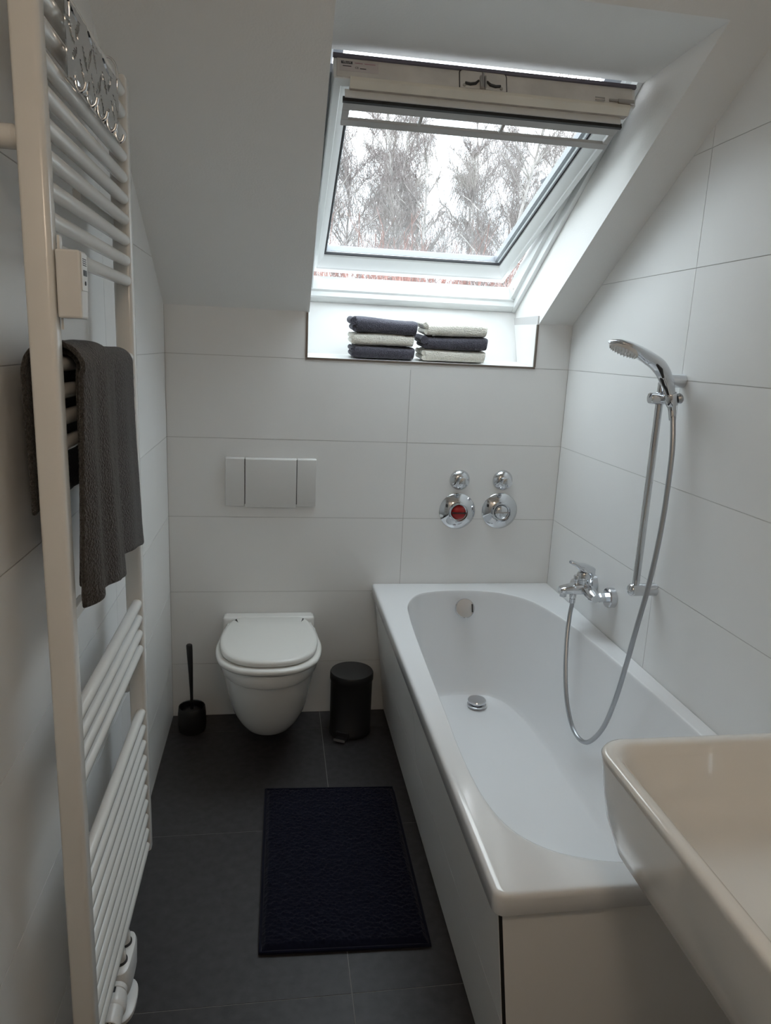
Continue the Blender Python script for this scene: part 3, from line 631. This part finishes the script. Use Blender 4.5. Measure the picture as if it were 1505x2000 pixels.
# chrome hook strip hung over the upper tubes: a cut-out sheet with hooks
hr = tag(empty('hook_rack', (.092, -1.3, 1.95)), 'chrome cut-out hook strip hung on the upper radiator tubes', 'hook rack')
HY0, HY1, HZ0, HZ1, HX = -1.500, -1.150, 1.848, 1.962, .0935
bm = bmesh.new(); NY, NZ_ = 70, 24
def hole(u, v):      # leafy branch cut-outs
    for k in range(9):
        cu, cv = .06+.108*k, .62+.14*math.sin(k*2.1); du, dv2 = u-cu, (v-cv)
        ang = .9 if k % 2 else -.7; p_, q_ = du*3.1*math.cos(ang)+dv2*math.sin(ang), -du*3.1*math.sin(ang)+dv2*math.cos(ang)
        if (p_/.20)**2+(q_/.055)**2 < 1: return True
        du, dv2 = u-cu-.05, v-.30-.1*math.cos(k*1.7); p_, q_ = du*3.1*math.cos(ang)-dv2*math.sin(ang), du*3.1*math.sin(ang)+dv2*math.cos(ang)
        if (p_/.15)**2+(q_/.04)**2 < 1: return True
    return False
grid = {}
def gv(i, j):
    if (i, j) not in grid:
        u, v_ = i/NY, j/NZ_; zt = HZ1 - .018*abs(math.sin(u*9.4)) if j == NZ_ else HZ0+(HZ1-HZ0)*v_
        zb = HZ0+.010*abs(math.sin(u*14.1)) if j == 0 else zt
        grid[i, j] = bm.verts.new((HX+.002*math.sin(u*7), HY0+(HY1-HY0)*u, zb))
    return grid[i, j]
for i in range(NY):
    for j in range(NZ_):
        if not hole((i+.5)/NY, (j+.5)/NZ_): bm.faces.new([gv(i, j), gv(i+1, j), gv(i+1, j+1), gv(i, j+1)])
me = bpy.data.meshes.new('cutout_sheet'); bm.to_mesh(me); bm.free()
o = link('cutout_sheet', me, 'chrome', hr); sm = o.modifiers.new('solid', 'SOLIDIFY'); sm.thickness = .0016
for k in range(5):
    y = HY0+.035+.07*k
    MB().tube(catmull([(HX+.001, y, HZ0+.014), (HX+.0015, y, HZ0+.002), (HX+.006, y, HZ0-.007), (HX+.013, y, HZ0-.004), (HX+.016, y, HZ0+.006)], 5, False), [.003]*21, 10).build('hook', 'chrome', hr, 60)
for y in (HY0+.02, HY1-.006):
    MB().tube(catmull([(HX, y, HZ1-.03), (HX+.001, y, HZ1+.012), (.084, y, 1.9915), (.071, y, 1.9905), (.056, y, 1.986), (.054, y, 1.970)], 5, False), .0022, 8).build('hanger_arm', 'chrome', hr, 60)

# dark towel over the middle tubes
ht = tag(empty('hanging_towel', (.073, -1.35, 1.2)), 'dark grey towel draped over the middle radiator tubes', 'towel')
def towel_sheet(y0, y1, xf, zf, xb, zb, zt, ph, name, amp, th=.008, slope=0, lift=0):
    """front hangs at xf down to zf, goes over the tube at zt, back hangs at xb down to zb"""
    NU, NV = 46, 90; vs_ = []; fs = []
    r = (xf-xb)/2; Lf = zt-r-zf; La = math.pi*r; Lb = zt-r-zb; Lt = Lf+La+Lb
    for j in range(NV+1):
        for i in range(NU+1):
            u = i/NU; y = y0+(y1-y0)*u; s_ = Lt*j/NV
            if s_ < Lf: x, z = xf, zf+s_; hang = 1-s_/Lf
            elif s_ < Lf+La: a = (s_-Lf)/r; x, z = (xf+xb)/2+r*math.cos(a), zt-r+r*math.sin(a)*.9; hang = 0
            else: q = s_-Lf-La; x, z = xb, zt-r-q; hang = q/Lb
            f = (math.sin(u*9.5+ph+.5*math.sin(s_*9))+.45*math.sin(u*19+ph*2+1.3*hang))*amp*(.30+.8*hang)
            if s_ < Lf:
                x += f*1.0+.010*hang**1.5 - (.014+.016*hang)*max(0, 1-u/.2)**1.5*(.35+.65*hang); z += lift*hang*max(0, (u-.8)/.2)**2; z += -(.006*math.sin(u*7+ph)+slope*u)*hang
                y += .010*math.sin(z*22+ph)*hang*(u-.3) + .02*hang*(u-.5)
            elif s_ > Lf+La: x += max(f*.5, -.006)-.002; y += .006*math.sin(z*19)*(u-.5); z += .004*math.sin(u*9)*hang
            else: z += f*.35
            x += .0011*noise.noise(V((x*130, y*130, z*130)))
            vs_.append((x, y, z))
    for j in range(NV):
        for i in range(NU): fs.append((j*(NU+1)+i, j*(NU+1)+i+1, (j+1)*(NU+1)+i+1, (j+1)*(NU+1)+i))
    me = bpy.data.meshes.new(name); me.from_pydata(vs_, [], fs); me.update()
    o = link(name, me, 'towel_dark', ht, 80)
    s1 = o.modifiers.new('solid', 'SOLIDIFY'); s1.thickness = th; s1.offset = 0
    s2 = o.modifiers.new('sub', 'SUBSURF'); s2.levels = 1; s2.render_levels = 1
towel_sheet(-1.543, -1.130, .0985, 1.085, .040, 1.215, 1.462, .4, 'towel_under_fold', .0075, slope=.040)
towel_sheet(-1.569, -1.360, .1115, 1.062, .028, 1.205, 1.475, 2.0, 'towel_outer_fold', .0065, slope=.004, lift=.022)

# ------------------------------------------------------------------ floor things
pb = tag(empty('pedal_bin', (.70, -.155, 0)), 'black round pedal bin between toilet and bathtub', 'bin')
T = Matrix.Translation((.70, -.155, 0))
MB().lathe([(.080, .001), (.082, .004), (.082, .018), (.0805, .020), (.081, .216), (.0815, .222)], 56, T).build('body', 'black_metal', pb, 40)
MB().lathe([(.0828, .2225), (.0842, .226), (.0842, .250), (.081, .2555), (.05, .2575), (0, .258)], 56, T).build('lid', 'black_metal', pb, 35)
MB().box(.688, .718, -.076, -.062, .205, .248).build('lid_hinge', 'black_plastic', pb, bevel=.003)
dirp = V((-.45, -.89, 0)).normalized(); pp = V((.70, -.155, .018)); perp = V((-dirp.y, dirp.x, 0))
TP = frame(pp, perp, dirp, UZ)
MB().box(-.022, .022, .070, .112, -.010, -.004, TP).build('pedal', 'black_plastic', pb, bevel=.003)
MB().box(-.023, .023, .1122, .1150, -.009, .0005, TP).build('pedal_edge', 'steel', pb)
MB().box(-.026, .026, .060, .084, -.017, .014, TP).build('pedal_housing', 'black_plastic', pb, bevel=.004)

bh = tag(empty('brush_holder', (.086, -.108, 0)), 'black round toilet brush holder in the far left corner', 'brush holder')
T = Matrix.Translation((.087, -.110, 0))
MB().lathe([(.049, .001), (.051, .005), (.0535, .03), (.0525, .075), (.050, .100), (.0485, .102), (.046, .100), (.046, .02), (0, .018)], 48, T).build('cup', 'black_plastic', bh, 40)
tb = tag(empty('toilet_brush', (.086, -.108, .02)), 'black toilet brush standing upright in its holder', 'brush')
MB().tube([(.087, -.110, .086), (.0865, -.1095, .15), (.0845, -.107, .24), (.081, -.103, .33), (.080, -.102, .350), (.080, -.102, .353)], [.0055, .0058, .0085, .0115, .0115, .009], 20).build('handle', 'black_plastic', tb, 50)
MB().lathe([(.014, .070), (.034, .074), (.036, .080), (.030, .086), (.010, .089)], 36, T).build('splash_collar', 'black_plastic', tb, 50)
b = MB(); b.lathe([(.012, .024), (.028, .027), (.033, .04), (.030, .062), (.012, .069)], 28, T); b.build('bristle_head', 'black_plastic', tb, 50)

bmat = tag(empty('bath_mat', (.59, -.885, 0)), 'dark navy chenille bath mat on the floor beside the tub', 'bath mat')
C4 = [V((.379, -.537, 0)), V((.806, -.560, 0)), V((.798, -1.224, 0)), V((.374, -1.206, 0))]
NU, NV = 150, 230
gx, gy = np.meshgrid(np.linspace(0, 1, NU+1), np.linspace(0, 1, NV+1))
hgt = np.zeros_like(gx)
cw, ch_ = .0085, .0085; Wm, Hm = .427, .666
nxs, nys = int(Wm/cw), int(Hm/ch_)
jx = rng.random((nys+2, nxs+2)); jy = rng.random((nys+2, nxs+2)); jh = rng.random((nys+2, nxs+2))
px_, py_ = gx*Wm/cw, gy*Hm/ch_; ix, iy = np.floor(px_).astype(int), np.floor(py_).astype(int)
for dx in (-1, 0, 1):
    for dy in (-1, 0, 1):
        cx_, cy_ = np.clip(ix+dx, 0, nxs+1), np.clip(iy+dy, 0, nys+1)
        dd = np.hypot(px_-(cx_+.2+.6*jx[cy_, cx_]), py_-(cy_+.2+.6*jy[cy_, cx_]))
        hgt = np.maximum(hgt, (.55+.45*jh[cy_, cx_])*np.clip(1-dd*1.05, 0, 1)**.6)
edge = np.minimum(np.minimum(gx, 1-gx)*Wm, np.minimum(gy, 1-gy)*Hm); ef = np.clip(edge/.014, 0, 1)
zz = .004+ef*(.006+.011*hgt)
wob = .004*np.sin(gy*9)+.002*np.sin(gy*23)
vs_ = []
for j in range(NV+1):
    for i in range(NU+1):
        u, v_ = gx[j, i], gy[j, i]; p_ = (C4[0]*(1-u)+C4[1]*u)*(1-v_) + (C4[3]*(1-u)+C4[2]*u)*v_
        vs_.append((p_.x+wob[j, i]*(u-.5), p_.y+.004*math.sin(u*7)*(v_-.5), zz[j, i]))
fs = [(j*(NU+1)+i, (j+1)*(NU+1)+i, (j+1)*(NU+1)+i+1, j*(NU+1)+i+1) for j in range(NV) for i in range(NU)]
me = bpy.data.meshes.new('pile'); me.from_pydata(vs_, [], fs); me.update(); o = link('pile', me, 'mat_blue', bmat, 80); o['kind'] = 'stuff'
cc = (C4[0]+C4[1]+C4[2]+C4[3])/4
hem = MB(); ring = [p+(p-cc).normalized()*.004 for p in C4]; hp_ = dense(ring, .03); hp_.append(hp_[0])
hem.tube([p+V((0, 0, .0055)) for p in hp_], .005, 8); hem.build('hem', 'mat_blue', bmat, 60)
MB().prism([p+V((0, 0, .001)) for p in C4], (0, 0, .003), None).build('backing', 'mat_blue', bmat)

# ------------------------------------------------------------------ folded towels on the sill
def folded(x0, x1, y0, y1, z0, z1, mname, label, roll=0, seed=0, right_drop=0):
    t = tag(empty('folded_towel', ((x0+x1)/2, (y0+y1)/2, z0)), label, 'towel', 'folded towels on the skylight sill')
    rnd = random.Random(seed); ph = rnd.random()*6
    R = []; n_ = 40; hz = (z1-z0)/2
    K_ = 36
    for k in range(K_+1):
        u = k/K_; x = x0+(x1-x0)*u
        e = min(1, math.sin(math.pi*min(max(u, .0), 1))**.22) if 0 < u < 1 else .25
        e = max(e, .45)
        hy = (y1-y0)/2*(.93+.07*e); hh = hz*(.90+.10*e)*(1+.05*math.sin(u*5+ph)); zc = z0+hz+.002*math.sin(u*4+ph)*(1 if z0 > 1.47 else .3) - right_drop*u
        r = []
        for i in range(n_):
            a = 2*math.pi*i/n_; ca, sa = math.cos(a), math.sin(a)
            y = (y0+y1)/2 + hy*math.copysign(abs(ca)**.5, ca); z = zc + hh*math.copysign(abs(sa)**.55, sa)
            q = .0016*noise.noise(V((x*60, y*60, z*60+seed)))
            r.append(V((x + .003*math.sin(a*3+seed)*(u < .03) - .003*(u > .97)*math.sin(a*2), y+q, z+q)))
        R.append(r)
    def lie(mb):      # follow the slightly sloping sill
        mb.v = [(x, y, z-.0126+.0707*y) for x, y, z in mb.v]; return mb
    lie(MB().loft(R)).build('towel_body', mname, t, 70)
    # inner folds showing at the left end
    for q in range(2):
        zq = z0+(z1-z0)*(.30+.40*q); rr = (z1-z0)*.20; xo = x0-.004*(1+q*.5)
        lie(MB().tube([(xo, y0+.008, zq), (xo, y1-.008, zq)], rr, 12)).build('fold_edge', mname, t, 60)
    if roll:
        lie(MB().tube([(x0-.010, y0+.004, z1-roll*1.0), (x0-.012, (y0+y1)/2, z1-roll*.95), (x0-.010, y1-.004, z1-roll)], roll, 14)).build('rolled_corner', mname, t, 60)
ty0, ty1 = .016, .168
zs = 1.4530
folded(.688, .914, ty0, ty1, zs, zs+.048, 'towel_slate', 'dark grey folded towel at the bottom of the left stack', 0, 1)
folded(.686, .911, ty0+.004, ty1, zs+.0485, zs+.0945, 'towel_cream', 'cream folded towel in the middle of the left stack', 0, 2)
folded(.690, .921, ty0, ty1-.004, zs+.0948, zs+.1500, 'towel_slate', 'dark grey folded towel on top of the left stack', .014, 3, .004)
folded(.958, 1.192, ty0, ty1, zs, zs+.0465, 'towel_cream', 'cream folded towel at the bottom of the right stack', 0, 4)
folded(.961, 1.197, ty0-.003, ty1, zs+.0452, zs+.0955, 'towel_slate', 'dark grey folded towel in the middle of the right stack', .015, 5)
folded(.962, 1.193, ty0, ty1-.003, zs+.0950, zs+.146, 'towel_cream', 'cream folded towel on top of the right stack', .009, 6)

# ------------------------------------------------------------------ ceiling lamp behind the camera
la = tag(empty('ceiling_lamp', (.50, -2.98, ZC)), 'round warm ceiling lamp on the flat ceiling near the door', 'lamp')
T = Matrix.Translation((.50, -2.98, 0))
MB().lathe([(.15, ZC-.001), (.15, ZC-.022), (.145, ZC-.025)], 48, T).build('lamp_base', 'white_plastic', la, 40)
MB().lathe([(.145, ZC-.0255), (.155, ZC-.045), (.145, ZC-.072), (.10, ZC-.090), (.0, ZC-.095)], 48, T).build('lamp_shade', 'lamp_glow', la, 60)

# ------------------------------------------------------------------ outside: birches, shrubs, ground, neighbour's roof
GZ = -5.2
ground = struct(MB().box(-60, 90, 3, 90, GZ-.3, GZ).build('ground', 'ground'))
def strips(segs, n_=3):
    """segs: list of (points Nx3, radii N) -> one vertex/face set of thin tubes"""
    V_ = []; F_ = []; base_ = 0; ang = np.arange(n_)*2*np.pi/n_
    for P, r in segs:
        P = np.asarray(P); r = np.asarray(r); t = np.gradient(P, axis=0); t /= np.linalg.norm(t, axis=1)[:, None]+1e-9
        up_ = np.array([0, 0, 1.]) if abs(t[0, 2]) < .8 else np.array([1., 0, 0])
        a = np.cross(t, up_); a /= np.linalg.norm(a, axis=1)[:, None]+1e-9; b_ = np.cross(t, a)
        ring = P[:, None]+r[:, None, None]*(np.cos(ang)[None, :, None]*a[:, None]+np.sin(ang)[None, :, None]*b_[:, None])
        m_ = len(P); V_.append(ring.reshape(-1, 3))
        for k in range(m_-1):
            for q in range(n_):
                F_.append((base_+k*n_+q, base_+k*n_+(q+1) % n_, base_+(k+1)*n_+(q+1) % n_, base_+(k+1)*n_+q))
        base_ += m_*n_
    return np.concatenate(V_), F_
def mesh_of(name, segs, m_, n_=3):
    v, f = strips(segs, n_); me = bpy.data.meshes.new(name); me.from_pydata(v.tolist(), [], f); me.update(); me.materials.append(M[m_]); return me
def birch(h, spread, seed, ntw):
    r = np.random.default_rng(seed); big = []; tw = []
    stems = 1 + int(r.random() < .4)
    for s_ in range(stems):
        lean = r.normal(0, .06, 2); n_ = 14; t = np.linspace(0, 1, n_)
        P = np.stack([lean[0]*h*t**1.4+.10*np.cumsum(r.normal(0, .4, n_)*.35), lean[1]*h*t**1.4+.10*np.cumsum(r.normal(0, .4, n_)*.35), h*(1-.08*s_)*t], 1); P[0] = (0, 0, 0)
        big.append((P, .10*(1-t)**.9+.012))
        for k in range(44):
            q = .28+.70*r.random(); i = q*(n_-1); i0 = min(int(i), n_-2); p = P[i0]+(P[i0+1]-P[i0])*(i-i0)
            az = r.random()*2*np.pi; L = spread*(1.15-.85*q)*(.6+.7*r.random()); m_ = 7; u = np.linspace(0, 1, m_)
            d = np.array([np.cos(az), np.sin(az), 0])
            B = p+d*L*(u[:, None]**.9)*.85+np.array([0, 0, 1.])*(L*(1.15*u-.35*u**2.5))[:, None]+r.normal(0, .03, (m_, 3))*u[:, None]
            big.append((B, .030*(1-u)*(1.2-q)+.008))
            for c in range(ntw):
                v = .15+.85*r.random(); j = v*(m_-1); j0 = min(int(j), m_-2); e_ = B[j0]+(B[j0+1]-B[j0])*(j-j0)
                az2 = az+r.normal(0, 1.3); l_ = .35+.75*r.random(); w_ = np.linspace(0, 1, 4); dd = np.array([np.cos(az2), np.sin(az2), 0]); rise = r.normal(.75, .35); droop = .55+.9*r.random()
                Tw = e_+dd*(l_*.42*w_)[:, None]+np.array([0, 0, 1.])*(l_*(rise*w_-droop*w_**2.4))[:, None]+r.normal(0, .05, (4, 3))*w_[:, None]
                tw.append((Tw, .0068*(1-.5*w_)))
    return mesh_of('trunk', big, 'bark', 5), mesh_of('twigs', tw, 'twig', 3)
kinds = [birch(13.8, 2.4, 11, 44), birch(12.8, 2.1, 12, 44), birch(14.2, 2.5, 13, 44), birch(12.6, 2.0, 14, 40)]
# (x, y, kind, rotation, height scale)
spots = [(3.0, 16.5, 2, .3, 1.0), (4.4, 18.5, 0, 1.7, 1.0), (5.5, 17.6, 2, 2.6, .98), (6.6, 21.0, 1, .9, 1.06), (7.9, 18.8, 0, 4.0, .93), (9.4, 22.0, 3, 2.0, 1.08), (10.6, 20.5, 2, 5.1, 1.03), (2.2, 20.0, 1, 3.3, 1.05), (8.6, 25.0, 0, .2, 1.08), (12.2, 23.5, 1, 4.4, 1.05), (6.2, 26.0, 2, 5.6, 1.06), (3.9, 24.5, 3, 1.1, 1.15), (9.6, 29.0, 2, 1.3, 1.12), (5.0, 30.0, 1, 3.9, 1.25), (7.4, 31.5, 0, 2.9, 1.16)]
words = ['nearest birch at the left of the skylight view', 'tall birch left of centre in the skylight view', 'dense birch in the middle of the skylight view', 'slim birch behind the middle of the skylight view', 'low birch right of centre in the skylight view', 'slim birch standing before the right end of the vent flap', 'birch beside the right window sash', 'birch partly hidden behind the left sash rail', 'far birch right of centre behind the low birch', 'far birch at the right edge behind the sash', 'far birch behind the middle group', 'far birch behind the left group', 'faint far birch right of centre on the skyline', 'faint far birch left of centre on the skyline', 'faintest birch at the middle of the skyline']
for (x, y, k, rz, sc), wd in zip(spots, words):
    t = tag(empty('birch_tree', (x, y, GZ)), 'bare '+wd, 'tree', 'bare birches outside the skylight'); t.rotation_euler = (0, 0, rz); t.scale = (sc, sc, sc)
    for nm, me in zip(('trunk', 'twigs'), kinds[k]):
        o = bpy.data.objects.new(nm, me); COL.objects.link(o); o.parent = t
        if nm == 'twigs': o['kind'] = 'stuff'
def shrub(h, seed):
    r = np.random.default_rng(seed); sg = []
    for k in range(240):
        az = r.random()*2*np.pi; L = h*(.55+.45*r.random()); m_ = 6; u = np.linspace(0, 1, m_); sp = .16+.30*r.random()
        d = np.array([np.cos(az), np.sin(az), 0]); B = d*(L*sp*u**1.2)[:, None]+np.array([0, 0, 1.])*(L*u)[:, None]+r.normal(0, .05, (m_, 3))*u[:, None]
        sg.append((B, .022*(1-u)+.009))
        for c in range(18):
            v = .45+.55*r.random(); j = v*(m_-1); j0 = min(int(j), m_-2); e_ = B[j0]+(B[j0+1]-B[j0])*(j-j0); a2 = r.random()*2*np.pi; l_ = .35+.4*r.random(); w_ = np.linspace(0, 1, 3)
            sg.append((e_+np.array([np.cos(a2)*.5, np.sin(a2)*.5, .8])*(l_*w_)[:, None]+r.normal(0, .02, (3, 3))*w_[:, None], .006*(1-.5*w_)))
    return mesh_of('stems', sg, 'shrub_twig', 3)
sh = [shrub(9.3, 31), shrub(9.2, 32)]
for i, (x, y, k, rz) in enumerate([(.6, 15.4, 0, .4), (2.4, 15.9, 1, 2.2), (4.3, 15.3, 0, 4.1), (6.2, 17.8, 1, 5.3)]):
    t = tag(empty('shrub', (x, y, GZ)), ['leftmost', 'second from left', 'third from left', 'rightmost'][i]+' red-brown bare bush seen in the gap below the open sash', 'shrub', 'red-brown bushes below the sash'); t.rotation_euler = (0, 0, rz)
    o = bpy.data.objects.new('stems', sh[k]); COL.objects.link(o); o.parent = t; o['kind'] = 'stuff'
nh = tag(empty('neighbour_house', (9.0, 11.5, GZ)), 'dark grey gabled house roof at the right edge of the skylight view', 'house')
ex = V((.93, .36, 0)) * 7.0
MB().prism([(4.83, 10, 4.41), (4.96, 10, 4.49), (5.06, 10, 4.66), (6.4, 10, 5.75), (7.2, 10, 5.75), (7.2, 10, 3.75), (5.14, 10, 3.95)], ex, None).build('roof', 'roof_slate', nh)
MB().prism([(6.0, 10.3, GZ), (6.0, 10.3, 3.9), (7.2, 10.3, 3.9), (7.2, 10.3, GZ)], ex, None).build('house_wall', 'plaster', nh)
bpy.context.view_layer.update()
